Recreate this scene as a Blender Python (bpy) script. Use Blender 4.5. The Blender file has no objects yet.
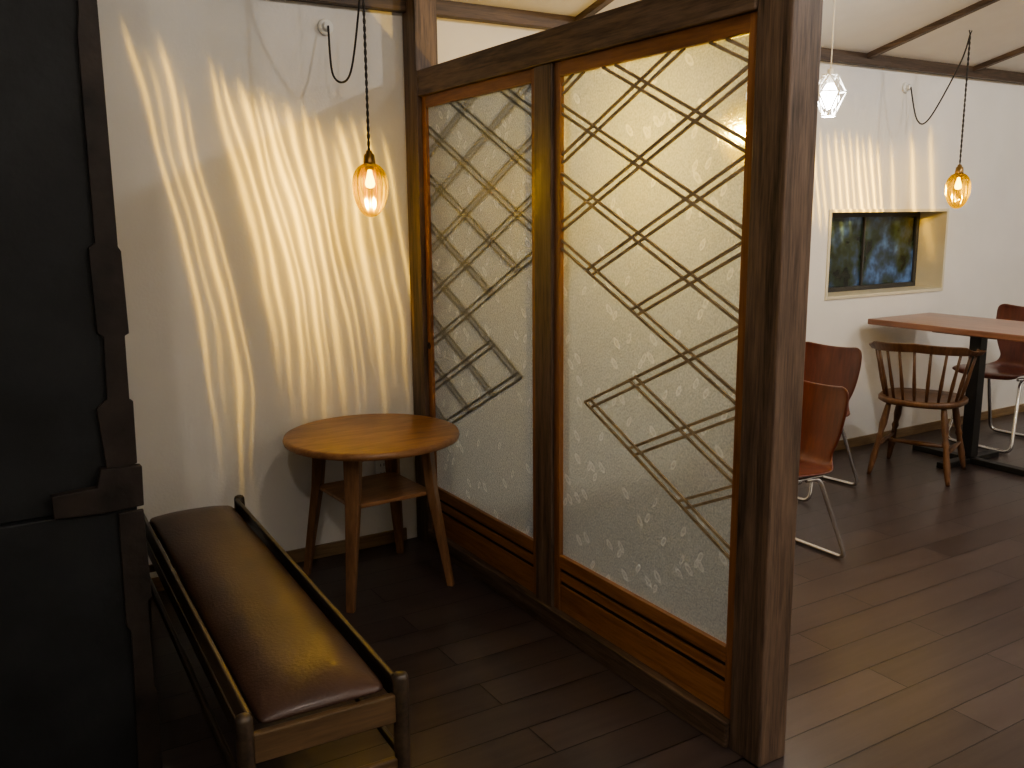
import bpy, bmesh, math, random
from mathutils import Vector, Matrix
random.seed(3)
D=bpy.data
SC=bpy.context.scene
col=SC.collection
try:
    SC.view_settings.look='AgX - Medium High Contrast'
except Exception: pass

# ------------------------------------------------------------ materials
def newmat(name):
    m=D.materials.new(name); m.use_nodes=True
    nt=m.node_tree; nt.nodes.clear()
    out=nt.nodes.new('ShaderNodeOutputMaterial')
    return m,nt,out
def N(nt,t,**k):
    n=nt.nodes.new(t)
    for a,b in k.items():
        if a.startswith('i_'): n.inputs[a[2:].replace('_',' ')].default_value=b
        else: setattr(n,a,b)
    return n
def c4(c): return (c[0],c[1],c[2],1)
def simple(name,colr,rough=.5,metal=0,noise=0.0,nscale=8,bump=0,bscale=60,spec=.5,coat=0):
    m,nt,out=newmat(name)
    b=N(nt,'ShaderNodeBsdfPrincipled'); nt.links.new(b.outputs[0],out.inputs[0])
    b.inputs['Roughness'].default_value=rough; b.inputs['Metallic'].default_value=metal
    b.inputs['Specular IOR Level'].default_value=spec
    b.inputs['Coat Weight'].default_value=coat; b.inputs['Coat Roughness'].default_value=.15
    tc=N(nt,'ShaderNodeTexCoord')
    no=N(nt,'ShaderNodeTexNoise'); no.inputs['Scale'].default_value=nscale; no.inputs['Detail'].default_value=5
    nt.links.new(tc.outputs['Object'],no.inputs['Vector'])
    r=N(nt,'ShaderNodeValToRGB'); r.color_ramp.elements[0].position=.3; r.color_ramp.elements[1].position=.7
    r.color_ramp.elements[0].color=c4([x*(1-noise) for x in colr]); r.color_ramp.elements[1].color=c4([min(1,x*(1+noise)) for x in colr])
    nt.links.new(no.outputs[0],r.inputs[0]); nt.links.new(r.outputs[0],b.inputs['Base Color'])
    if bump:
        n2=N(nt,'ShaderNodeTexNoise'); n2.inputs['Scale'].default_value=bscale; n2.inputs['Detail'].default_value=6
        nt.links.new(tc.outputs['Object'],n2.inputs['Vector'])
        bp=N(nt,'ShaderNodeBump'); bp.inputs['Strength'].default_value=bump; bp.inputs['Distance'].default_value=.01
        nt.links.new(n2.outputs[0],bp.inputs['Height']); nt.links.new(bp.outputs[0],b.inputs['Normal'])
    return m
def wood(name,dark,light,axis='Z',rough=.45,scale=14,stretch=12,bump=.25,coat=0):
    m,nt,out=newmat(name)
    b=N(nt,'ShaderNodeBsdfPrincipled'); nt.links.new(b.outputs[0],out.inputs[0])
    b.inputs['Roughness'].default_value=rough
    b.inputs['Coat Weight'].default_value=coat; b.inputs['Coat Roughness'].default_value=.2
    tc=N(nt,'ShaderNodeTexCoord'); mp=N(nt,'ShaderNodeMapping')
    s=[scale]*3; s['XYZ'.index(axis)]=scale/stretch
    mp.inputs['Scale'].default_value=s
    nt.links.new(tc.outputs['Object'],mp.inputs['Vector'])
    n1=N(nt,'ShaderNodeTexNoise'); n1.inputs['Scale'].default_value=1.0; n1.inputs['Detail'].default_value=8; n1.inputs['Roughness'].default_value=.65; n1.inputs['Distortion'].default_value=.6
    nt.links.new(mp.outputs[0],n1.inputs['Vector'])
    n2=N(nt,'ShaderNodeTexNoise'); n2.inputs['Scale'].default_value=6.0; n2.inputs['Detail'].default_value=4
    nt.links.new(mp.outputs[0],n2.inputs['Vector'])
    mx=N(nt,'ShaderNodeMath',operation='MULTIPLY_ADD'); mx.inputs[1].default_value=.45
    nt.links.new(n2.outputs[0],mx.inputs[0]); nt.links.new(n1.outputs[0],mx.inputs[2])
    r=N(nt,'ShaderNodeValToRGB'); r.color_ramp.elements[0].position=.5; r.color_ramp.elements[1].position=.95
    r.color_ramp.elements[0].color=c4(dark); r.color_ramp.elements[1].color=c4(light)
    nt.links.new(mx.outputs[0],r.inputs[0]); nt.links.new(r.outputs[0],b.inputs['Base Color'])
    bp=N(nt,'ShaderNodeBump'); bp.inputs['Strength'].default_value=bump; bp.inputs['Distance'].default_value=.004
    nt.links.new(mx.outputs[0],bp.inputs['Height']); nt.links.new(bp.outputs[0],b.inputs['Normal'])
    return m

M_wall=simple('plaster_wall',(.76,.735,.69),rough=.85,noise=.03,nscale=3,bump=.12,bscale=90,spec=.2)
M_ceil=simple('ceiling_paint',(.76,.75,.73),rough=.9,noise=.02,bump=.1,bscale=50,spec=.2)
M_post=wood('dark_stained_wood_z',(.022,.014,.009),(.19,.125,.085),'Z',rough=.5,scale=30,stretch=16)
M_posty=wood('dark_stained_wood_y',(.022,.014,.009),(.19,.125,.085),'Y',rough=.5,scale=30,stretch=16)
M_postx=wood('dark_stained_wood_x',(.020,.012,.008),(.13,.085,.055),'X',rough=.5,scale=30,stretch=16)
M_orz=wood('cedar_wood_z',(.15,.060,.020),(.33,.15,.058),'Z',rough=.4,scale=22,stretch=14)
M_ory=wood('cedar_wood_y',(.15,.060,.020),(.36,.165,.063),'Y',rough=.4,scale=22,stretch=14)
M_groove=simple('groove_dark',(.02,.011,.007),rough=.6)
M_lat=wood('lattice_wood',(.20,.15,.095),(.42,.33,.21),'Y',rough=.5,scale=30,stretch=6)
M_tab=wood('walnut_table',(.17,.072,.03),(.45,.235,.11),'X',rough=.38,scale=10,stretch=5,bump=.1,coat=.25)
M_tableg=wood('walnut_leg',(.11,.052,.025),(.30,.16,.078),'Z',rough=.4,scale=16,stretch=10,bump=.1)
M_bench=wood('bench_frame_wood',(.016,.011,.007),(.075,.050,.030),'Y',rough=.38,scale=16,stretch=10,bump=.1,coat=.2)
M_benchx=wood('bench_rail_wood',(.055,.034,.017),(.16,.098,.05),'X',rough=.4,scale=16,stretch=10,bump=.1)
M_leather=simple('brown_leather',(.064,.034,.025),rough=.40,noise=.3,nscale=5,bump=.12,bscale=120,coat=.12)
M_chairply=wood('mahogany_plywood',(.055,.015,.011),(.145,.043,.028),'Z',rough=.3,scale=9,stretch=8,bump=.03,coat=.4)
M_wind=wood('windsor_wood',(.055,.024,.012),(.17,.085,.04),'Z',rough=.4,scale=14,stretch=8,bump=.05)
M_rtab=wood('cafe_table_wood',(.16,.073,.045),(.31,.155,.10),'Y',rough=.3,scale=9,stretch=8,bump=.03,coat=.3)
M_chrome=simple('chrome',(.7,.7,.7),rough=.15,metal=1)
M_blackmet=simple('black_metal',(.012,.012,.012),rough=.45)
M_white=simple('white_plastic',(.75,.74,.7),rough=.4)
M_blackcord=simple('cord_dark',(.03,.025,.02),rough=.6)
M_brass=simple('aged_brass',(.28,.17,.06),rough=.35,metal=.8)
M_base=wood('baseboard_wood',(.16,.10,.05),(.32,.22,.12),'X',rough=.5,scale=16,stretch=12,bump=.1)
M_blk=simple('charcoal_panel',(.010,.011,.012),rough=.62,noise=.4,nscale=6,bump=.2,bscale=25,spec=.35)
M_blktrim=simple('charcoal_brown_trim',(.021,.015,.012),rough=.6,noise=.6,nscale=9,bump=.3,bscale=25,spec=.35)
M_cream=simple('cream_window_frame',(.66,.61,.46),rough=.5,noise=.04)

def floor_mat():
    m,nt,out=newmat('dark_wood_planks')
    b=N(nt,'ShaderNodeBsdfPrincipled'); nt.links.new(b.outputs[0],out.inputs[0])
    tc=N(nt,'ShaderNodeTexCoord')
    br=N(nt,'ShaderNodeTexBrick'); br.offset=.37; br.offset_frequency=2
    br.inputs['Scale'].default_value=1; br.inputs['Brick Width'].default_value=1.15; br.inputs['Row Height'].default_value=.15
    br.inputs['Mortar Size'].default_value=.0026; br.inputs['Mortar Smooth'].default_value=.2; br.inputs['Bias'].default_value=0
    br.inputs['Color1'].default_value=(.25,.25,.25,1); br.inputs['Color2'].default_value=(.8,.8,.8,1); br.inputs['Mortar'].default_value=(0,0,0,1)
    nt.links.new(tc.outputs['Object'],br.inputs['Vector'])
    mp=N(nt,'ShaderNodeMapping'); mp.inputs['Scale'].default_value=(1.6,22,1); nt.links.new(tc.outputs['Object'],mp.inputs['Vector'])
    n1=N(nt,'ShaderNodeTexNoise'); n1.inputs['Scale'].default_value=1; n1.inputs['Detail'].default_value=8; n1.inputs['Roughness'].default_value=.65
    nt.links.new(mp.outputs[0],n1.inputs['Vector'])
    mx=N(nt,'ShaderNodeMix',data_type='RGBA'); mx.inputs[0].default_value=.6
    nt.links.new(br.outputs['Color'],mx.inputs[6]); nt.links.new(n1.outputs[0],mx.inputs[7])
    r=N(nt,'ShaderNodeValToRGB'); e=r.color_ramp.elements
    e[0].position=.2; e[0].color=(.028,.0195,.018,1); e[1].position=.75; e[1].color=(.084,.063,.059,1)
    nt.links.new(mx.outputs[2],r.inputs[0])
    m2=N(nt,'ShaderNodeMix',data_type='RGBA'); nt.links.new(br.outputs['Fac'],m2.inputs[0]); nt.links.new(r.outputs[0],m2.inputs[6]); m2.inputs[7].default_value=(.008,.006,.005,1)
    nt.links.new(m2.outputs[2],b.inputs['Base Color'])
    rr=N(nt,'ShaderNodeMapRange'); rr.inputs[3].default_value=.24; rr.inputs[4].default_value=.36; nt.links.new(n1.outputs[0],rr.inputs[0]); nt.links.new(rr.outputs[0],b.inputs['Roughness'])
    bp=N(nt,'ShaderNodeBump'); bp.inputs['Strength'].default_value=.3; bp.inputs['Distance'].default_value=.003; bp.invert=True
    nt.links.new(br.outputs['Fac'],bp.inputs['Height']); nt.links.new(bp.outputs[0],b.inputs['Normal'])
    return m
M_floor=floor_mat()

def frosted():
    m,nt,out=newmat('frosted_patterned_glass')
    tc=N(nt,'ShaderNodeTexCoord')
    sp=N(nt,'ShaderNodeSeparateXYZ'); nt.links.new(tc.outputs['Object'],sp.inputs[0])
    def petals(rot,sc,thr,off):
        cb=N(nt,'ShaderNodeCombineXYZ'); nt.links.new(sp.outputs[1],cb.inputs[0]); nt.links.new(sp.outputs[2],cb.inputs[1])
        mr=N(nt,'ShaderNodeMapping'); mr.inputs['Rotation'].default_value=(0,0,rot); mr.inputs['Location'].default_value=(off,off*.7,0); nt.links.new(cb.outputs[0],mr.inputs[0])
        mp=N(nt,'ShaderNodeMapping'); mp.inputs['Scale'].default_value=(2.0,1,1); nt.links.new(mr.outputs[0],mp.inputs[0])
        v=N(nt,'ShaderNodeTexVoronoi',feature='F1',voronoi_dimensions='2D'); v.inputs['Scale'].default_value=sc; v.inputs['Randomness'].default_value=1
        nt.links.new(mp.outputs[0],v.inputs['Vector'])
        lf=N(nt,'ShaderNodeMapRange'); lf.inputs[1].default_value=thr*.8; lf.inputs[2].default_value=thr; lf.inputs[3].default_value=1; lf.inputs[4].default_value=0
        nt.links.new(v.outputs['Distance'],lf.inputs[0])
        co=N(nt,'ShaderNodeMapRange'); co.inputs[1].default_value=thr*.35; co.inputs[2].default_value=thr*.6; co.inputs[3].default_value=.3; co.inputs[4].default_value=1
        nt.links.new(v.outputs['Distance'],co.inputs[0])
        mm=N(nt,'ShaderNodeMath',operation='MULTIPLY'); nt.links.new(lf.outputs[0],mm.inputs[0]); nt.links.new(co.outputs[0],mm.inputs[1]); 
        sc3=N(nt,'ShaderNodeSeparateColor'); nt.links.new(v.outputs['Color'],sc3.inputs[0])
        gt=N(nt,'ShaderNodeMath',operation='GREATER_THAN'); gt.inputs[1].default_value=.82; nt.links.new(sc3.outputs[0],gt.inputs[0])
        m2=N(nt,'ShaderNodeMath',operation='MULTIPLY'); nt.links.new(mm.outputs[0],m2.inputs[0]); nt.links.new(gt.outputs[0],m2.inputs[1]); return m2.outputs[0]
    mxp=N(nt,'ShaderNodeMath',operation='MAXIMUM'); nt.links.new(petals(.8,10,.25,0),mxp.inputs[0]); nt.links.new(petals(-.5,11,.23,3.3),mxp.inputs[1])
    n=N(nt,'ShaderNodeTexNoise'); n.inputs['Scale'].default_value=150; n.inputs['Detail'].default_value=3
    nt.links.new(tc.outputs['Object'],n.inputs['Vector'])
    ad=N(nt,'ShaderNodeMath',operation='MULTIPLY_ADD'); ad.inputs[1].default_value=.42; nt.links.new(mxp.outputs[0],ad.inputs[0]); nt.links.new(n.outputs[0],ad.inputs[2])
    bp=N(nt,'ShaderNodeBump'); bp.inputs['Strength'].default_value=.6; bp.inputs['Distance'].default_value=.005
    nt.links.new(ad.outputs[0],bp.inputs['Height'])
    cm=N(nt,'ShaderNodeValToRGB'); cm.color_ramp.elements[0].position=.3; cm.color_ramp.elements[1].position=.95
    cm.color_ramp.elements[0].color=(.25,.285,.31,1); cm.color_ramp.elements[1].color=(.56,.61,.65,1)
    nt.links.new(ad.outputs[0],cm.inputs[0])
    tr=N(nt,'ShaderNodeBsdfTranslucent'); di=N(nt,'ShaderNodeBsdfDiffuse')
    re=N(nt,'ShaderNodeBsdfRefraction'); re.inputs['Roughness'].default_value=.46; re.inputs['IOR'].default_value=1.08; re.inputs['Color'].default_value=(.40,.455,.49,1)
    gl=N(nt,'ShaderNodeBsdfGlossy'); gl.inputs['Roughness'].default_value=.25
    for x in (tr,di): nt.links.new(cm.outputs[0],x.inputs['Color'])
    for x in (tr,di,gl,re): nt.links.new(bp.outputs[0],x.inputs['Normal'])
    m1=N(nt,'ShaderNodeMixShader'); m1.inputs[0].default_value=.20; nt.links.new(tr.outputs[0],m1.inputs[1]); nt.links.new(di.outputs[0],m1.inputs[2])
    m2=N(nt,'ShaderNodeMixShader'); m2.inputs[0].default_value=.40; nt.links.new(m1.outputs[0],m2.inputs[1]); nt.links.new(re.outputs[0],m2.inputs[2])
    m3=N(nt,'ShaderNodeMixShader'); m3.inputs[0].default_value=.06; nt.links.new(m2.outputs[0],m3.inputs[1]); nt.links.new(gl.outputs[0],m3.inputs[2])
    nt.links.new(m3.outputs[0],out.inputs[0])
    return m
M_glass=frosted()
def amber(name='amber_ribbed_glass'):
    m,nt,out=newmat(name)
    t=N(nt,'ShaderNodeBsdfTransparent'); t.inputs[0].default_value=(1,.70,.12,1)
    g=N(nt,'ShaderNodeBsdfGlossy'); g.inputs['Roughness'].default_value=.08; g.inputs[0].default_value=(1,.8,.35,1)
    tl=N(nt,'ShaderNodeBsdfTranslucent'); tl.inputs[0].default_value=(.34,.20,.004,1)
    lw=N(nt,'ShaderNodeLayerWeight'); lw.inputs[0].default_value=.5
    a=N(nt,'ShaderNodeMixShader'); nt.links.new(lw.outputs['Facing'],a.inputs[0]); nt.links.new(t.outputs[0],a.inputs[1]); nt.links.new(tl.outputs[0],a.inputs[2])
    b=N(nt,'ShaderNodeMixShader'); b.inputs[0].default_value=.05; nt.links.new(a.outputs[0],b.inputs[1]); nt.links.new(g.outputs[0],b.inputs[2])
    nt.links.new(b.outputs[0],out.inputs[0]); return m
M_amber=amber()
def emis(name,c,s):
    m,nt,out=newmat(name); e=N(nt,'ShaderNodeEmission'); e.inputs[0].default_value=c4(c); e.inputs[1].default_value=s
    nt.links.new(e.outputs[0],out.inputs[0]); return m
M_fil=emis('glowing_filament_bulb',(1,.92,.6),12)
M_whitebulb=emis('white_bulb',(1,.98,.95),25)
M_lens=emis('fill_fixture_lens',(1,.93,.82),6)  # glowing disc of the added ceiling fill lights
def darkwin():
    m,nt,out=newmat('dark_window_glass')
    b=N(nt,'ShaderNodeBsdfPrincipled'); nt.links.new(b.outputs[0],out.inputs[0]); b.inputs['Roughness'].default_value=.06
    tc=N(nt,'ShaderNodeTexCoord'); n=N(nt,'ShaderNodeTexNoise'); n.inputs['Scale'].default_value=6; n.inputs['Detail'].default_value=3
    nt.links.new(tc.outputs['Object'],n.inputs['Vector'])
    r=N(nt,'ShaderNodeValToRGB'); e=r.color_ramp.elements; e[0].position=.36; e[0].color=(.010,.013,.013,1); e[1].position=.66; e[1].color=(.11,.22,.50,1)  # blue and green reflections and view painted into the pane colour
    x=r.color_ramp.elements.new(.46); x.color=(.03,.05,.03,1); x=r.color_ramp.elements.new(.55); x.color=(.045,.08,.15,1)
    nt.links.new(n.outputs[0],r.inputs[0]); nt.links.new(r.outputs[0],b.inputs['Base Color']); return m
M_dark=darkwin()

# ------------------------------------------------------------ geometry helpers
def finish(bm,name,mat,parent=None,smooth=False,bevel=0,seg=2,subsurf=0,solid=0):
    me=D.meshes.new(name); bmesh.ops.recalc_face_normals(bm,faces=bm.faces[:]); bm.to_mesh(me); bm.free()
    o=D.objects.new(name,me); col.objects.link(o)
    me.materials.append(mat)
    if smooth:
        for p in me.polygons: p.use_smooth=True
    if solid:
        s=o.modifiers.new('solid','SOLIDIFY'); s.thickness=solid; s.offset=0
    if subsurf:
        s=o.modifiers.new('sub','SUBSURF'); s.levels=subsurf; s.render_levels=subsurf
    if bevel:
        b=o.modifiers.new('bev','BEVEL'); b.width=bevel; b.segments=seg; b.limit_method='ANGLE'; b.angle_limit=math.radians(40)
    if parent: o.parent=parent
    return o
def empty(name,loc=(0,0,0),rz=0,s=1):
    e=D.objects.new(name,None); e.empty_display_size=.1; col.objects.link(e); e.location=loc; e.rotation_euler=(0,0,rz); e.scale=(s,s,s); return e
def abox(bm,lo,hi):
    vs=[bm.verts.new((x,y,z)) for x in (lo[0],hi[0]) for y in (lo[1],hi[1]) for z in (lo[2],hi[2])]
    for f in ((0,1,3,2),(4,6,7,5),(0,4,5,1),(2,3,7,6),(0,2,6,4),(1,5,7,3)): bm.faces.new([vs[i] for i in f])
def box(name,lo,hi,mat,parent=None,bevel=.003):
    bm=bmesh.new(); abox(bm,lo,hi); return finish(bm,name,mat,parent,bevel=bevel)
def aseg(bm,p0,p1,r0,r1=None,n=14,prof=None):
    p0=Vector(p0);p1=Vector(p1); r1=r0 if r1 is None else r1
    prof=prof or [(0,r0),(1,r1)]
    d=(p1-p0).normalized(); a=Vector((1,0,0)) if abs(d.x)<.8 else Vector((0,1,0))
    u=d.cross(a).normalized(); v=d.cross(u)
    rings=[]
    for t,r in prof:
        c=p0.lerp(p1,t); rings.append([bm.verts.new(c+(u*math.cos(2*math.pi*i/n)+v*math.sin(2*math.pi*i/n))*r) for i in range(n)])
    for a_,b_ in zip(rings,rings[1:]):
        for i in range(n): bm.faces.new((a_[i],a_[(i+1)%n],b_[(i+1)%n],b_[i]))
    bm.faces.new(rings[0]); bm.faces.new(rings[-1])
def atube(bm,pts,r,n=10,closed=False):
    pts=[Vector(p) for p in pts]; rings=[]; prev=None
    L=len(pts)
    for k,p in enumerate(pts):
        if closed: t=(pts[(k+1)%L]-pts[k-1]).normalized()
        else: t=(pts[min(k+1,L-1)]-pts[max(k-1,0)]).normalized()
        if prev is None:
            a=Vector((0,0,1)) if abs(t.z)<.9 else Vector((1,0,0)); u=t.cross(a).normalized()
        else: u=(prev-t*prev.dot(t)).normalized()
        prev=u; v=t.cross(u)
        rings.append([bm.verts.new(p+(u*math.cos(2*math.pi*i/n)+v*math.sin(2*math.pi*i/n))*r) for i in range(n)])
    pr=list(zip(rings,rings[1:]))+([(rings[-1],rings[0])] if closed else [])
    for a_,b_ in pr:
        for i in range(n): bm.faces.new((a_[i],a_[(i+1)%n],b_[(i+1)%n],b_[i]))
    if not closed: bm.faces.new(rings[0]); bm.faces.new(rings[-1])
def fillet(pts,r=.03,n=5):
    pts=[Vector(p) for p in pts]; o=[pts[0]]
    for a,b,c in zip(pts,pts[1:],pts[2:]):
        d1=(a-b);d2=(c-b); k=min(r,d1.length*.45,d2.length*.45); q0=b+d1.normalized()*k; q1=b+d2.normalized()*k
        for i in range(n+1):
            t=i/n; o.append(q0*(1-t)**2+b*2*t*(1-t)+q1*t*t)
    o.append(pts[-1]); return o
def spline(pts,n=8):
    pts=[Vector(p) for p in pts]; P=[pts[0]]+pts+[pts[-1]]; o=[]
    for i in range(1,len(P)-2):
        for k in range(n):
            t=k/n; a,b,c,d=P[i-1:i+3]
            o.append(.5*((2*b)+(c-a)*t+(2*a-5*b+4*c-d)*t*t+(3*b-a-3*c+d)*t**3))
    o.append(pts[-1]); return o
def alathe(bm,prof,c=(0,0,0),n=40,rib=0,ribn=0,twist=0):
    rings=[]
    for r,z in prof:
        rings.append([bm.verts.new((c[0]+rr*math.cos(2*math.pi*i/n),c[1]+rr*math.sin(2*math.pi*i/n),c[2]+z)) for i in range(n) for rr in [r*(1+rib*math.cos(ribn*2*math.pi*i/n+twist*z))]])
    for a_,b_ in zip(rings,rings[1:]):
        for i in range(n): bm.faces.new((a_[i],a_[(i+1)%n],b_[(i+1)%n],b_[i]))
    return rings

# ------------------------------------------------------------ room shell
SL=.235; ZB=2.338; ZC=2.39
def zc(y): return ZC-SL*y
XL,XR,YN=-3.6,5.6,-6.2
box('floor',(XL,YN,-.1),(XR,.0,0),M_floor,bevel=0)
bm=bmesh.new()
wx0,wx1,wz0,wz1=2.75,3.915,.965,1.507
abox(bm,(XL,0,-.1),(wx0,.3,2.6)); abox(bm,(wx1,0,-.1),(XR,.3,2.6)); abox(bm,(wx0,0,-.1),(wx1,.3,wz0)); abox(bm,(wx0,0,wz1),(wx1,.3,2.6))
finish(bm,'wall_back',M_wall)
box('wall_left',(XL-.1,YN,-.1),(XL,0.3,4.2),M_wall,bevel=0)
box('wall_right',(XR,YN,-.1),(XR+.1,0.3,4.2),M_wall,bevel=0)
box('wall_front',(XL,YN-.1,-.1),(XR,YN,4.2),M_wall,bevel=0)
bm=bmesh.new()
vs=[bm.verts.new(p) for p in ((XL,0.05,zc(.05)),(XR,0.05,zc(.05)),(XR,YN,zc(YN)),(XL,YN,zc(YN)),(XL,0.05,zc(.05)+.08),(XR,0.05,zc(.05)+.08),(XR,YN,zc(YN)+.08),(XL,YN,zc(YN)+.08))]
for f in ((0,1,2,3),(4,5,6,7),(0,1,5,4),(2,3,7,6),(1,2,6,5),(0,3,7,4)): bm.faces.new([vs[i] for i in f])
finish(bm,'ceiling',M_ceil)
box('trim_1',(XL,-.05,ZB),(XR,-.001,ZC+.03),M_postx)
k=2
for x in (-2.24,-1.2,-.16,.88,1.92,2.96,4.0,5.04):
    bm=bmesh.new()
    y0,y1=-.05,YN+.05
    vs=[bm.verts.new((xx,yy,zc(yy)-dz)) for xx in (x-.018,x+.018) for yy in (y0,y1) for dz in (.03,-.005)]
    for f in ((0,1,3,2),(4,6,7,5),(0,4,5,1),(2,3,7,6),(0,2,6,4),(1,5,7,3)): bm.faces.new([vs[i] for i in f])
    finish(bm,'trim_%d'%k,M_posty); k+=1
box('baseboard_back',(-1.38,-.014,0.0),(-.06,-.0005,.06),M_base)
box('baseboard_back.001',(.12,-.014,0.0),(XR-.01,-.0005,.06),M_base)
# window
w=empty('window_1',(0,0,0))
t=.02
bm=bmesh.new()
abox(bm,(wx0,-.008,wz0),(wx0+t,.22,wz1)); abox(bm,(wx1-t,-.008,wz0),(wx1,.22,wz1))
abox(bm,(wx0+t,-.008,wz0),(wx1-t,.22,wz0+t)); abox(bm,(wx0+t,-.008,wz1-t),(wx1-t,.22,wz1))
finish(bm,'frame_reveal',M_cream,w,bevel=.002)
bm=bmesh.new()
a,b_,c_,d_=wx0+t,wx1-t,wz0+t,wz1-t
abox(bm,(a,.19,c_),(a+.03,.22,d_)); abox(bm,(b_-.03,.19,c_),(b_,.22,d_)); abox(bm,(a+.03,.19,c_),(b_-.03,.22,c_+.03)); abox(bm,(a+.03,.19,d_-.03),(b_-.03,.22,d_)); abox(bm,((a+b_)/2-.008,.19,c_+.03),((a+b_)/2+.008,.215,d_-.03))
finish(bm,'sash',simple('sash_grey',(.05,.05,.048),rough=.4),w,bevel=.002)
box('pane',(a,.205,c_),(b_,.21,d_),M_dark,w,bevel=0)

# dark structure on the left
blk=empty('wall_left_dark_pier')
box('upper_block',(-3.55,-1.40,.80),(-1.425,-.01,2.7),M_blk,blk,bevel=.004)
box('lower_block',(-3.55,-1.42,0.0),(-1.415,-.01,.80),M_blk,blk,bevel=.004)
def patch(nm,pts,y,dy=.012):
    bm=bmesh.new(); A=[bm.verts.new((p[0],y,p[1])) for p in pts]; B=[bm.verts.new((p[0],y+dy,p[1])) for p in pts]
    bm.faces.new(A); bm.faces.new(B)
    n=len(A)
    for i in range(n): bm.faces.new((A[i],A[(i+1)%n],B[(i+1)%n],B[i]))
    finish(bm,nm,M_blktrim,blk,bevel=.002)
patch('edge_cladding_upper',[(-1.475,.90),(-1.425,.90),(-1.405,.905),(-1.402,1.06),(-1.410,1.065),(-1.408,1.22),(-1.398,1.225),(-1.40,1.42),(-1.406,1.43),(-1.403,2.68),(-1.447,2.68),(-1.445,1.95),(-1.452,1.90),(-1.455,1.44),(-1.47,1.43),(-1.468,1.23),(-1.455,1.22),(-1.46,1.07),(-1.485,1.05)],-1.413,.02)
patch('waist_cladding',[(-1.60,.80),(-1.50,.795),(-1.400,.80),(-1.397,.90),(-1.49,.905),(-1.50,.86),(-1.60,.855)],-1.428,.03)
patch('edge_cladding_lower',[(-1.47,.02),(-1.412,.02),(-1.405,.30),(-1.412,.32),(-1.410,.55),(-1.400,.56),(-1.402,.79),(-1.46,.79),(-1.465,.50),(-1.455,.48)],-1.429,.012)

# ------------------------------------------------------------ partition
pt=empty('sliding_door_partition')
NY=-2.04
box('post_near',(0,NY-.115,0),(.105,NY,zc(NY)-.03),M_post,pt,bevel=.005)
box('post_far',(-.01,-.135,0),(.095,-.052,zc(-.13)),M_post,pt,bevel=.004)
box('post_far_wallside',(-.01,-.055,0),(.095,-.016,ZB-.002),M_post,pt,bevel=.002)
box('post_middle',(0.0,-1.135,.078),(.09,-1.03,1.985),M_post,pt,bevel=.004)
box('lintel',(-.005,NY+.001,1.985),(.095,-.134,2.09),M_posty,pt,bevel=.004)
box('sill',(-.012,NY+.001,0.0),(.1,-.134,.078),M_posty,pt,bevel=.004)
def door(nm,y0,y1,gx,latx,latfun):
    bm=bmesh.new()
    abox(bm,(.012,y0-.034,.079),(.042,y0,1.984)); abox(bm,(.012,y1,.079),(.042,y1+.034,1.984))
    finish(bm,nm+'_stiles',M_orz,pt,bevel=.002)
    bm=bmesh.new()
    abox(bm,(.012,y1+.034,1.938),(.042,y0-.034,1.984)); abox(bm,(.012,y1+.034,.242),(.042,y0-.034,.29))
    abox(bm,(.016,y1+.034,.079),(.040,y0-.034,.178)); abox(bm,(.014,y1+.034,.194),(.041,y0-.034,.227))
    finish(bm,nm+'_rails',M_ory,pt,bevel=.002)
    box(nm+'_groove_backing',(.022,y1+.03,.17),(.036,y0-.03,.25),M_groove,pt,bevel=0)
    bm=bmesh.new(); vs=[bm.verts.new(p) for p in ((gx,y0-.03,.285),(gx,y1+.03,.285),(gx,y1+.03,1.942),(gx,y0-.03,1.942))]; bm.faces.new(vs)
    finish(bm,nm+'_glass',M_glass,pt)
    latfun(nm,y0-.034,y1+.034,latx)
ZT,ZBt=1.938,.29
def lattice(nm,ya,yb,x,s,yr,ok,alist,blist,gap=.028,w=.0085):
    bm=bmesh.new()
    def run(fz):
        steps=400; on=None
        segs=[]
        for i in range(steps+1):
            y=ya+(yb-ya)*i/steps; z=fz(y); v=(ZBt<z<ZT) and ok(y,z)
            if v and on is None: on=y
            if (not v) and on is not None: segs.append((on,y)); on=None
        if on is not None: segs.append((on,yb))
        return [q for q in segs if abs(q[0]-q[1])>.03]
    def bar(y0,z0,y1,z1,xo):
        d=Vector((0,y1-y0,z1-z0)); L=d.length; d.normalize(); nrm=Vector((0,-d.z,d.y))
        P=[]
        for xx in (-.003,.003):
            for (yy,zz) in ((y0,z0),(y1,z1)):
                for sg in (-1,1): P.append(bm.verts.new(Vector((x+xo+xx,yy,zz))+nrm*sg*w/2))
        for f in ((0,1,3,2),(4,6,7,5),(0,4,5,1),(2,3,7,6),(0,2,6,4),(1,5,7,3)): bm.faces.new([P[i] for i in f])
    for lst,sg,xo in ((alist,1,0),(blist,-1,.002)):
        for v in lst:
            for dz in (0,gap):
                fz=lambda y: v+dz+sg*s*(y-yr)
                for (p,q) in run(fz): bar(p,fz(p),q,fz(q),xo)
    finish(bm,nm+'_lattice',M_lat,pt)
def lat_right(nm,ya,yb,x):
    s=.47; yr=-1.15; e=.004
    A=lambda y,z:z-s*(y-yr); B=lambda y,z:z+s*(y-yr)
    ok=lambda y,z:(A(y,z)>=1.39-e) or (A(y,z)>=.95-e and B(y,z)<=.773+.028+e)
    lattice(nm,ya,yb,x,s,yr,ok,[.95+.22*i for i in range(9)],[.773+.22*i for i in range(-3,6)])
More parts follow.
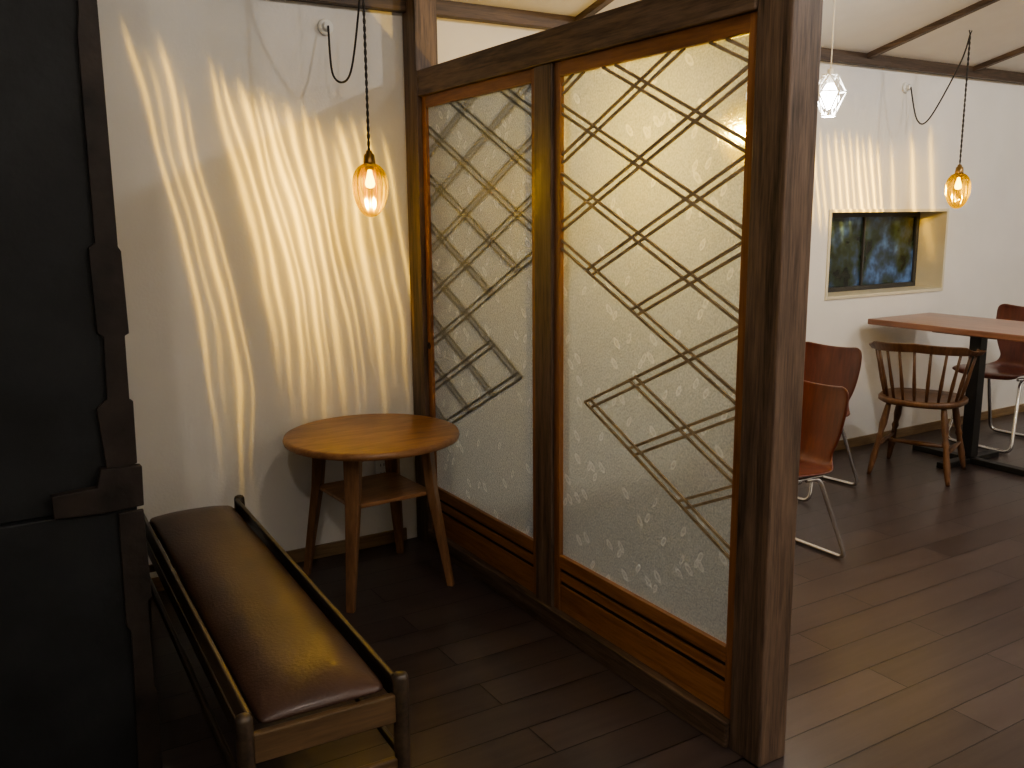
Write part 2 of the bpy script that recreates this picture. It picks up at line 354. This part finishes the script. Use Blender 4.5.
def lat_left(nm,ya,yb,x):
    s=.50; yr=-1.0; e=.004
    A=lambda y,z:z-s*(y-yr); B=lambda y,z:z+s*(y-yr)
    ok=lambda y,z:(B(y,z)>=1.35-e) or (B(y,z)>=.95-e and A(y,z)<=.82+.028+e)
    lattice(nm,ya,yb,x,s,yr,ok,[.82+.2*i for i in range(-3,6)],[.95+.2*i for i in range(8)])
door('door_left',-.136,-1.029,.026,.031,lat_left)
door('door_right',-1.136,-2.039,.028,.0215,lat_right)
bm=bmesh.new(); alathe(bm,[(0.001,0),(.014,0),(.016,.003),(.010,.004),(.001,.002)],n=20)
h=finish(bm,'door_pull',M_blackmet,pt,smooth=True); h.rotation_euler=(0,-math.pi/2,0); h.location=(.0115,-.153,.93)

# ------------------------------------------------------------ round table
rt=empty('round_side_table',(-.365,-.38,0))
bm=bmesh.new(); alathe(bm,[(.001,.605),(.335,.605),(.350,.610),(.353,.621),(.349,.633),(.338,.637),(.001,.637)],n=72)
finish(bm,'top',M_tab,rt).data.polygons.foreach_set('use_smooth',[True]*(72*6))
bm=bmesh.new()
TH=math.radians(48)
for i in range(4):
    a=TH+i*math.pi/2; ca,sa=math.cos(a),math.sin(a)
    P=[]
    for (r,z,w_,d_) in ((.225,.606,.034,.020),(.245,.40,.028,.018),(.315,0.0,.016,.013)):
        ring=[]
        for (du,dv) in ((-1,-1),(1,-1),(1,1),(-1,1)):
            rr=r+du*d_; ring.append(bm.verts.new((rr*ca-dv*w_*sa,rr*sa+dv*w_*ca,z)))
        P.append(ring)
    for A_,B_ in zip(P,P[1:]):
        for j in range(4): bm.faces.new((A_[j],A_[(j+1)%4],B_[(j+1)%4],B_[j]))
    bm.faces.new(P[0]); bm.faces.new(P[-1])
finish(bm,'legs',M_tableg,rt,bevel=.004)
bm=bmesh.new()
for i in range(2):
    a=TH+i*math.pi/2; ca,sa=math.cos(a),math.sin(a)
    vs=[]
    for l in (-.24,.24):
        for w_ in (-.012,.012):
            for z in (.55,.604): vs.append(bm.verts.new((l*ca-w_*sa,l*sa+w_*ca,z)))
    for f in ((0,1,3,2),(4,6,7,5),(0,4,5,1),(2,3,7,6),(0,2,6,4),(1,5,7,3)): bm.faces.new([vs[j] for j in f])
finish(bm,'cross_brace',M_tableg,rt,bevel=.002)
bm=bmesh.new()
q=.175
zlo,zhi=.385,.402
vs=[bm.verts.new((q*1.414*math.cos(TH+i*math.pi/2),q*1.414*math.sin(TH+i*math.pi/2),z)) for z in (zlo,zhi) for i in range(4)]
bm.faces.new(vs[:4]); bm.faces.new(vs[4:])
for i in range(4): bm.faces.new((vs[i],vs[(i+1)%4],vs[4+(i+1)%4],vs[4+i]))
finish(bm,'lower_shelf',M_tab,rt,bevel=.004)

# ------------------------------------------------------------ bench
RZ=-.03; cxb,cyb=-1.105,-1.13
bn=empty('leather_bench',(cxb-(cxb*math.cos(RZ)-cyb*math.sin(RZ)),cyb-(cxb*math.sin(RZ)+cyb*math.cos(RZ)),0),RZ)
bx0,bx1,by0,by1=-1.287,-.927,-.345,-1.922
bm=bmesh.new()
for x,y in ((bx0,by0),(bx1,by0),(bx0,by1),(bx1,by1)):
    aseg(bm,(x,y,0),(x,y,.453),.02,n=18,prof=[(0,.013),(.1,.015),(.6,.019),(.9,.0195),(.975,.019),(.992,.016),(1,.008)])
finish(bm,'posts',M_bench,bn,smooth=True)
bm=bmesh.new()
for x,sg in ((bx0,1),(bx1,-1)):
    abox(bm,(x-.009,by1+.015,.372),(x+.009,by0-.015,.42))
    aseg(bm,(x,by1+.01,.24),(x,by0-.01,.24),.010)
    vs=[bm.verts.new((x+sg*xx,yy,zz)) for xx,zz in ((-.006,.418),(.012,.418),(.020,.446),(.008,.448)) for yy in (by1+.012,by0-.012)]
    for i in range(4):
        j=(i+1)%4; bm.faces.new((vs[2*i],vs[2*i+1],vs[2*j+1],vs[2*j]))
    bm.faces.new([vs[0],vs[2],vs[4],vs[6]]); bm.faces.new([vs[1],vs[3],vs[5],vs[7]])
finish(bm,'long_rails',M_bench,bn,bevel=.003)
bm=bmesh.new()
for y in (by0,by1):
    abox(bm,(bx0+.015,y-.010,.335),(bx1-.015,y+.010,.405))
    abox(bm,(bx0+.015,y-.009,.215),(bx1-.015,y+.009,.242))
finish(bm,'end_rails',M_benchx,bn,bevel=.004)
bm=bmesh.new()
nx,ny=8,24; lo=(bx0+.030,by1+.004); hi=(bx1-.030,by0-.004)
top=[];bot=[]
for j in range(ny+1):
    a=[];b2=[]
    for i in range(nx+1):
        u=i/nx; v=j/ny; x=lo[0]+(hi[0]-lo[0])*u; y=lo[1]+(hi[1]-lo[1])*v
        e=min(1,min(u,1-u)*(nx/1.3)*.5); e2=min(1,min(v,1-v)*12)
        puff=(1-(1-e)**2)*(1-(1-e2)**2)
        a.append(bm.verts.new((x,y,.428+.034*puff))); b2.append(bm.verts.new((x,y,.405)))
    top.append(a);bot.append(b2)
for j in range(ny):
    for i in range(nx):
        bm.faces.new((top[j][i],top[j][i+1],top[j+1][i+1],top[j+1][i])); bm.faces.new((bot[j][i],bot[j+1][i],bot[j+1][i+1],bot[j][i+1]))
for j in range(ny):
    bm.faces.new((top[j][0],top[j+1][0],bot[j+1][0],bot[j][0])); bm.faces.new((top[j][nx],bot[j][nx],bot[j+1][nx],top[j+1][nx]))
for i in range(nx):
    bm.faces.new((top[0][i],bot[0][i],bot[0][i+1],top[0][i+1])); bm.faces.new((top[ny][i],top[ny][i+1],bot[ny][i+1],bot[ny][i]))
finish(bm,'cushion',M_leather,bn,smooth=True,subsurf=2)

# ------------------------------------------------------------ chairs
def plychair(loc,rz,s=.97):
    e=empty('plywood_shell_chair',loc,rz,s)
    prof=[(v[0],v[1]) for v in spline([(p[0],p[1],0) for p in ((.215,.415),(.19,.438),(.08,.437),(-.06,.425),(-.14,.425),(-.19,.455),(-.212,.53),(-.225,.63),(-.238,.73),(-.242,.79))],5)]
    n=len(prof); bm=bmesh.new(); rows=[]
    for k,(x,z) in enumerate(prof):
        t=k/(n-1)
        if t<.45: w=.19+.015*math.sin(t/.45*math.pi)
        elif t<.62: w=.19-.045*math.sin((t-.45)/.17*math.pi/2)
        else: w=.145+.055*math.sin(min(1,(t-.62)/.25)*math.pi/2)
        if t>.93: w-=.04*((t-.93)/.07)**2
        if t<.06: w-=.04*((.06-t)/.06)**2
        back=max(0,min(1,(t-.5)/.3)); row=[]
        for j in range(13):
            u=-1+j/6; xx=x+.035*back*u*u; zz=z+.014*(1-back)*u*u+(.014*u*u if t>.95 else 0)
            row.append(bm.verts.new((xx,u*w,zz)))
        rows.append(row)
    for a,b in zip(rows,rows[1:]):
        for j in range(12): bm.faces.new((a[j],a[j+1],b[j+1],b[j]))
    finish(bm,'shell',M_chairply,e,smooth=True,solid=.012,subsurf=1)
    bm=bmesh.new()
    for xt,xf in ((-.10,-.25),(.10,.21)):
        pts=fillet([(xt*.2,-.15,.405),(xt,-.155,.40),(xf,-.20,.012),(xf,.20,.012),(xt,.155,.40),(xt*.2,.15,.405)],.05)
        atube(bm,pts,.0105)
    for y in (-.15,.15): atube(bm,[(-.12,y,.409),(.12,y,.415)],.009)
    finish(bm,'chrome_frame',M_chrome,e,smooth=True)
    return e
plychair((1.20,-1.09,0),math.pi,.96)
plychair((2.12,-.44,0),math.pi+.1,.97)
plychair((3.96,-.45,0),math.pi,1.1)

def windsor(loc,rz,s=1.0):
    e=empty('windsor_chair',loc,rz,s)
    bm=bmesh.new(); n=40
    def outline(k):
        a=2*math.pi*k/n; c,sn=math.cos(a),math.sin(a)
        x=.21*math.copysign(abs(c)**.75,c); y=.225*math.copysign(abs(sn)**.8,sn)*(1+.06*c); return x,y
    rings=[]
    for sc_,z in ((.001,.405),(.93,.405),(1,.415),(1,.432),(.965,.440),(.7,.432),(.35,.424),(.001,.422)):
        rings.append([bm.verts.new((outline(k)[0]*sc_,outline(k)[1]*sc_,z)) for k in range(n)])
    for a_,b_ in zip(rings,rings[1:]):
        for i in range(n): bm.faces.new((a_[i],a_[(i+1)%n],b_[(i+1)%n],b_[i]))
    finish(bm,'seat',M_wind,e,smooth=True)
    bm=bmesh.new(); ft={}
    tp=[(0,.013),(.1,.017),(.3,.021),(.42,.014),(.47,.020),(.52,.014),(.75,.019),(.93,.014),(1,.010)]
    for sx in (-1,1):
        for sy in (-1,1):
            a=Vector((sx*.13,sy*.14,.412)); b=Vector((sx*.205,sy*.205,0)); aseg(bm,a,b,.02,prof=tp,n=14); ft[sx,sy]=(a,b)
    for sy in (-1,1):
        p=ft[-1,sy][0].lerp(ft[-1,sy][1],.6); q=ft[1,sy][0].lerp(ft[1,sy][1],.6); aseg(bm,p,q,.009,prof=[(0,.008),(.5,.015),(1,.008)])
    p=(ft[-1,-1][0].lerp(ft[-1,-1][1],.6)+ft[1,-1][0].lerp(ft[1,-1][1],.6))/2; q=(ft[-1,1][0].lerp(ft[-1,1][1],.6)+ft[1,1][0].lerp(ft[1,1][1],.6))/2
    aseg(bm,p,q,.009,prof=[(0,.008),(.5,.015),(1,.008)])
    finish(bm,'legs_and_stretchers',M_wind,e,smooth=True)
    def rail(a,z=0): return Vector((.01-.265*math.cos(a),.262*math.sin(a),z))
    bm=bmesh.new(); A=math.radians(98)
    prev=None; NN=36
    for k in range(NN+1):
        a=-A+2*A*k/NN; f=abs(a)/A
        z0=.715-.03*f; hgt=.048 if f<.55 else .048-.022*min(1,(f-.55)/.1)
        th=.012+.006*(f>.7)
        c=rail(a); nrm=Vector((-math.cos(a),math.sin(a),0))
        tilt=nrm*.02
        ring=[bm.verts.new(c+nrm*-th+Vector((0,0,z0))),bm.verts.new(c+nrm*th+Vector((0,0,z0))),bm.verts.new(c+nrm*th+tilt+Vector((0,0,z0+hgt))),bm.verts.new(c-nrm*th+tilt+Vector((0,0,z0+hgt)))]
        if prev:
            for i in range(4): bm.faces.new((prev[i],prev[(i+1)%4],ring[(i+1)%4],ring[i]))
        else: bm.faces.new(ring)
        prev=ring
    bm.faces.new(prev)
    finish(bm,'back_rail',M_wind,e,bevel=.005)
    bm=bmesh.new()
    for k in range(11):
        a=-A*.9+2*A*.9*k/10; t_=rail(a,.72); b=Vector((-.19*math.cos(a)*.95+.0,.195*math.sin(a),.43))
        aseg(bm,b,t_,.007,prof=[(0,.007),(.35,.0105),(.6,.008),(1,.007)],n=10)
    finish(bm,'spindles',M_wind,e,smooth=True)
windsor((2.93,-.58,0),math.radians(22),1.03)

# cafe table
ct=empty('cafe_table',(3.37,-.62,0))
box('top',(-.31,-.56,.805),(.31,.54,.84),M_rtab,ct,bevel=.005)
bm=bmesh.new(); abox(bm,(-.035,-.035,.04),(.035,.035,.80)); abox(bm,(-.16,-.2,.78),(.16,.2,.804))
abox(bm,(-.27,-.03,.0),(.27,.03,.035)); abox(bm,(-.03,-.36,.001),(.03,.36,.036))
finish(bm,'pedestal',M_blackmet,ct,bevel=.004)

# ------------------------------------------------------------ lamps
# The ribbed glass refracts the filament into caustic streaks: the light's directional
# distribution is given as a sum of thin curved lobes (u = horizontal tangent, Z = vertical tangent)
def streak_light(name,parent,loc,base,amp,lobes,glows,colr=(1,.84,.48),cmax=10.0,wob=.24,bk=.2,lean=.19):
    L=D.lights.new(name,'POINT'); L.energy=1.0; L.shadow_soft_size=.003; L.color=(1,1,1); L.use_nodes=True
    nt=L.node_tree; nt.nodes.clear(); out=nt.nodes.new('ShaderNodeOutputLight'); em=nt.nodes.new('ShaderNodeEmission'); nt.links.new(em.outputs[0],out.inputs[0])
    em.inputs[0].default_value=c4(colr)
    tc=nt.nodes.new('ShaderNodeNewGeometry'); sp=nt.nodes.new('ShaderNodeSeparateXYZ'); nt.links.new(tc.outputs['Incoming'],sp.inputs[0])
    def m(op,a,b=None,c=None,clamp=False):
        n=nt.nodes.new('ShaderNodeMath'); n.operation=op; n.use_clamp=clamp
        for i,v in enumerate((a,b,c)):
            if v is None: continue
            if isinstance(v,(int,float)): n.inputs[i].default_value=v
            else: nt.links.new(v,n.inputs[i])
        return n.outputs[0]
    def sstep(v,lo,hi):
        n=nt.nodes.new('ShaderNodeMapRange'); n.interpolation_type='SMOOTHSTEP'; nt.links.new(v,n.inputs[0]); n.inputs[1].default_value=lo; n.inputs[2].default_value=hi
        return n.outputs[0]
    ay=m('MAXIMUM',m('ABSOLUTE',sp.outputs[1]),.12)
    X=m('DIVIDE',sp.outputs[0],ay); Z=m('DIVIDE',sp.outputs[2],ay)
    # streaks lean at the top and hang almost vertically further down
    u0=m('ADD',X,m('MULTIPLY',m('SMOOTH_MAX',Z,-1.5,1.2),lean))
    cb=nt.nodes.new('ShaderNodeCombineXYZ'); nt.links.new(m('MULTIPLY',u0,1.8),cb.inputs[0]); nt.links.new(m('MULTIPLY',Z,.6),cb.inputs[1])
    nz=nt.nodes.new('ShaderNodeTexNoise'); nz.inputs['Scale'].default_value=1; nz.inputs['Detail'].default_value=1; nt.links.new(cb.outputs[0],nz.inputs['Vector'])
    u=m('ADD',u0,m('MULTIPLY',m('SUBTRACT',nz.outputs[0],.5),wob))
    acc=None
    for (uc,wd_,am,zt,zb) in lobes:
        d=m('DIVIDE',m('SUBTRACT',u,uc),wd_*.62); l=m('DIVIDE',am,m('MULTIPLY_ADD',m('MULTIPLY',d,d),1.0,1.0))
        l=m('MULTIPLY',l,m('DIVIDE',1.0,m('MULTIPLY_ADD',m('MULTIPLY',d,d),.25,1.0)))
        e=m('MULTIPLY',sstep(Z,zt+.15,zt-.3),sstep(Z,zb,zb*.35+zt*.1))
        l=m('MULTIPLY',l,e); acc=l if acc is None else m('ADD',acc,l)
    for (uc,wd_,am,zt,zb) in glows:
        d=m('DIVIDE',m('SUBTRACT',u,uc),wd_); l=m('MULTIPLY',m('EXPONENT',m('MULTIPLY',m('MULTIPLY',d,d),-1.0)),am)
        e=m('MULTIPLY',sstep(Z,zt,zt-.5),sstep(Z,zb,zb*.3))
        l=m('MULTIPLY',l,e); acc=m('ADD',acc,l)
    comp=m('MINIMUM',m('POWER',ay,-2.0),cmax)
    side=m('MULTIPLY_ADD',sstep(sp.outputs[1],-.02,.08),1.0-bk,bk)
    fin=m('ADD',m('MULTIPLY',m('MULTIPLY',m('MULTIPLY',acc,comp),side),amp),base)
    nt.links.new(fin,em.inputs[1])
    o=D.objects.new(name,L); col.objects.link(o); o.location=loc; o.parent=parent; return o
def pendant(loc,ztop,plug,sag,streak):
    e=empty('amber_pendant_lamp',loc)
    bm=bmesh.new()
    H=.105; prof=[]
    for k in range(25):
        t=k/24; a=t*math.pi
        z=-H*math.cos(a); r=.067*math.sin(a)**.85*(1.0-.12*math.cos(a)*-1*-1)
        if k==24: r=.020
        prof.append((max(r,.004),z*(1 if z<0 else .95)))
    alathe(bm,prof,n=128,rib=.022,ribn=16,twist=5)
    finish(bm,'ribbed_glass_globe',M_amber,e,smooth=True)
    bm=bmesh.new(); alathe(bm,[(.001,.148),(.010,.146),(.013,.135),(.020,.130),(.023,.105),(.024,.094),(.019,.088),(.016,.075),(.001,.074)],n=24)
    finish(bm,'socket',M_brass,e,smooth=True)
    bm=bmesh.new(); alathe(bm,[(.001,.075),(.008,.072),(.011,.055),(.018,.03),(.019,.018),(.014,.008),(.001,.004)],n=20)
    finish(bm,'filament_bulb',M_fil,e,smooth=True)
    L=Vector(loc); bm=bmesh.new()
    for ph in (0,math.pi):
        atube(bm,[(0.0026*math.cos(i*.9+ph),.0026*math.sin(i*.9+ph),.147+(ztop-loc[2]-.147)*i/90) for i in range(91)],.0034,n=6)
    if plug:
        P=Vector(plug)-L
        pts=spline([(0,0,ztop-loc[2]-.01)]+[Vector(s_)-L for s_ in sag]+[P+Vector((0,-.04,0))],10)
        atube(bm,pts,.0042,n=8)
    finish(bm,'twisted_cord',M_blackcord,e,smooth=True)
    bm=bmesh.new(); atube(bm,[(.012*math.cos(a),0,ztop-loc[2]+.008+.012*math.sin(a)) for a in [i*math.pi/8 for i in range(-3,11)]],.003,n=6)
    finish(bm,'hook',M_blackmet,e,smooth=True)
    if plug:
        bm=bmesh.new(); alathe(bm,[(.001,0),(.032,0),(.032,.012),(.026,.016),(.018,.017),(.016,.038),(.001,.040)],n=28)
        pl=finish(bm,'wall_plug',M_white,e,smooth=False,bevel=.001); pl.rotation_euler=(math.pi/2,0,0); pl.location=P+Vector((0,-.0005,0))
    streak_light('bulb_light',e,(0,0,-.004),**streak)
    return e
lobL=[(-1.76,.035,.75,1.6,-3.4),(-1.64,.03,.45,1.3,-3.0),(-1.50,.045,.95,1.45,-4.0),(-1.37,.03,.5,1.0,-3.8),
      (-1.02,.05,.8,1.3,-2.4),(-.91,.035,1.1,1.2,-2.7),(-.75,.05,1.2,1.1,-2.9),(-.65,.03,.8,.95,-2.6),(-.53,.05,1.25,1.0,-3.0),(-.44,.03,.8,.95,-2.7),(-.31,.05,1.1,.9,-2.9),(-.17,.035,.8,.9,-2.9),(-.06,.04,.6,.8,-2.9),
      (.09,.04,.5,.5,-2.4),(.20,.05,.9,.75,-3.0),(.36,.035,.6,.8,-2.6),(.50,.045,.65,.75,-2.9),(.72,.05,.5,.6,-2.6)]
gloL=[(-.65,.38,.16,1.25,-3.2),(.25,.3,.10,.9,-3.2),(-1.55,.2,.08,1.6,-3.8)]
lobR=[(-1.62,.04,.5,.72,-.5),(-1.48,.035,.8,.70,-.6),(-1.34,.04,.6,.74,-.6),(-1.19,.03,.9,.68,-.7),(-1.05,.04,.8,.74,-.6),(-.92,.035,1.0,.70,-.7),(-.78,.03,.7,.74,-.7),(-.63,.04,1.0,.70,-.8),(-.50,.03,.7,.66,-.7),(-.36,.04,.9,.68,-.7),(-.22,.03,.6,.6,-.7),(.05,.05,.3,.6,-.8),(.5,.07,.4,.8,-.9),(.95,.08,.3,.9,-1)]
gloR=[(-.85,.6,.10,.8,-.9),(.6,.5,.05,.8,-1.2)]
pendant((-.335,-.38,1.595),zc(-.38)-.02,(-.35,0,2.25),[(-.335,-.33,2.26),(-.33,-.20,2.04),(-.36,-.10,2.05)],dict(base=1.3,amp=25.0,lobes=lobL,glows=gloL))
pendant((3.31,-.45,1.61),zc(-.45)-.01,(3.38,0,2.24),[(3.31,-.40,2.32),(3.33,-.22,2.04),(3.38,-.10,2.04)],dict(base=1.3,amp=70.0,lobes=lobR,glows=gloR,wob=.15))
pendant((.45,-1.62,1.74),zc(-1.62)-.02,None,[],dict(base=46.0,amp=2.0,lobes=lobR[:3],glows=gloR,colr=(1,.86,.55)))  # added unseen lamp behind the partition, makes the warm glow through the glass

# polyhedral white pendant
gp=empty('geometric_pendant_lamp',(1.75,-.80,2.01))
def poly():
    n=5; rr=[(.035,.095),(.075,.02),(.03,-.085)]; P=[]
    for k,(r,z) in enumerate(rr):
        P.append([Vector((r*math.cos(2*math.pi*(i+.5*(k%2))/n),r*math.sin(2*math.pi*(i+.5*(k%2))/n),z)) for i in range(n)])
    E=[]
    for k in range(3):
        for i in range(n): E.append((P[k][i],P[k][(i+1)%n]))
    for i in range(n):
        E+= [(P[0][i],P[1][i]),(P[0][(i+1)%n],P[1][i]),(P[1][i],P[2][(i)%n]),(P[1][i],P[2][(i+1)%n])]
    return E
bm=bmesh.new()
for a,b in poly(): aseg(bm,a,b,.0035,n=6)
finish(bm,'wire_cage',M_white,gp)
bm=bmesh.new(); alathe(bm,[(.001,-.055),(.022,-.05),(.042,-.02),(.043,0),(.032,.03),(.017,.055),(.001,.056)],n=24)
finish(bm,'bulb',M_whitebulb,gp,smooth=True)
bm=bmesh.new(); alathe(bm,[(.001,.125),(.015,.12),(.018,.06),(.001,.055)],n=20); aseg(bm,(0,0,.12),(0,0,zc(-.8)-2.01),.003,n=8)
finish(bm,'socket_and_cord',M_white,gp,smooth=True)
def point(name,loc,e,colr,r=.05,parent=None):
    L=D.lights.new(name,'POINT'); L.energy=e; L.color=colr; L.shadow_soft_size=r
    o=D.objects.new(name,L); col.objects.link(o); o.location=loc
    if parent: o.parent=parent
    return o
point('bulb_light',(0,0,-.11),9,(1,.96,.90),.03,gp)

# wall outlet
wo=empty('wall_outlet',(-.17,0,.36))
box('plate',(-.035,-.008,-.055),(.035,-.0005,.055),M_white,wo,bevel=.003)
bm=bmesh.new()
for z in (-.02,.02):
    for x in (-.008,.008): abox(bm,(x-.0015,-.0085,z-.006),(x+.0015,-.0078,z+.006))
finish(bm,'slots',M_groove,wo)

# added ambient fill lights, unseen, shaped as ceiling downlights
def fill_fixture(x,y,e,colr=(1,.93,.84)):
    z=zc(y); ee=empty('added_fill_fixture',(x,y,z))
    ee.rotation_euler=(-math.atan(SL)*1,0,0)
    bm=bmesh.new(); alathe(bm,[(.05,-.002),(.065,-.002),(.068,-.012),(.055,-.014),(.05,-.006)],n=32); finish(bm,'trim_ring',M_white,ee,smooth=True)
    bm=bmesh.new(); alathe(bm,[(.001,-.005),(.05,-.005)],n=32); finish(bm,'lens',M_lens,ee)
    point('fill_light',(0,0,-.10),e,colr,.06,ee)
fill_fixture(-2.2,-4.4,50,(1,.92,.83))
fill_fixture(-.6,-3.0,25,(1,.92,.83))
fill_fixture(2.2,-3.3,86,(1,.97,.95))
fill_fixture(3.9,-2.2,46,(1,.96,.93))
fill_fixture(1.2,-5.2,52,(1,.94,.87))

# world
wd=D.worlds.new('world'); SC.world=wd; wd.use_nodes=True
wd.node_tree.nodes['Background'].inputs[0].default_value=(.05,.06,.08,1); wd.node_tree.nodes['Background'].inputs[1].default_value=.3

# ------------------------------------------------------------ camera
f,pitch,roll,yaw,cx,cy=910.543,.1854,-.0084,.5449,-1.7379,-3.7391
fw=Vector((math.sin(yaw)*math.cos(pitch),math.cos(yaw)*math.cos(pitch),-math.sin(pitch)))
r=Vector((math.cos(yaw),-math.sin(yaw),0)); u=r.cross(fw)
r2=r*math.cos(roll)+u*math.sin(roll); u2=-r*math.sin(roll)+u*math.cos(roll)
cam=D.cameras.new('camera'); co=D.objects.new('camera',cam); col.objects.link(co)
cam.sensor_width=36; cam.lens=f/1024*36; cam.clip_start=.05
R=Matrix((r2,u2,-fw)).transposed().to_4x4(); R.translation=Vector((cx,cy,1.5)); co.matrix_world=R
SC.camera=co
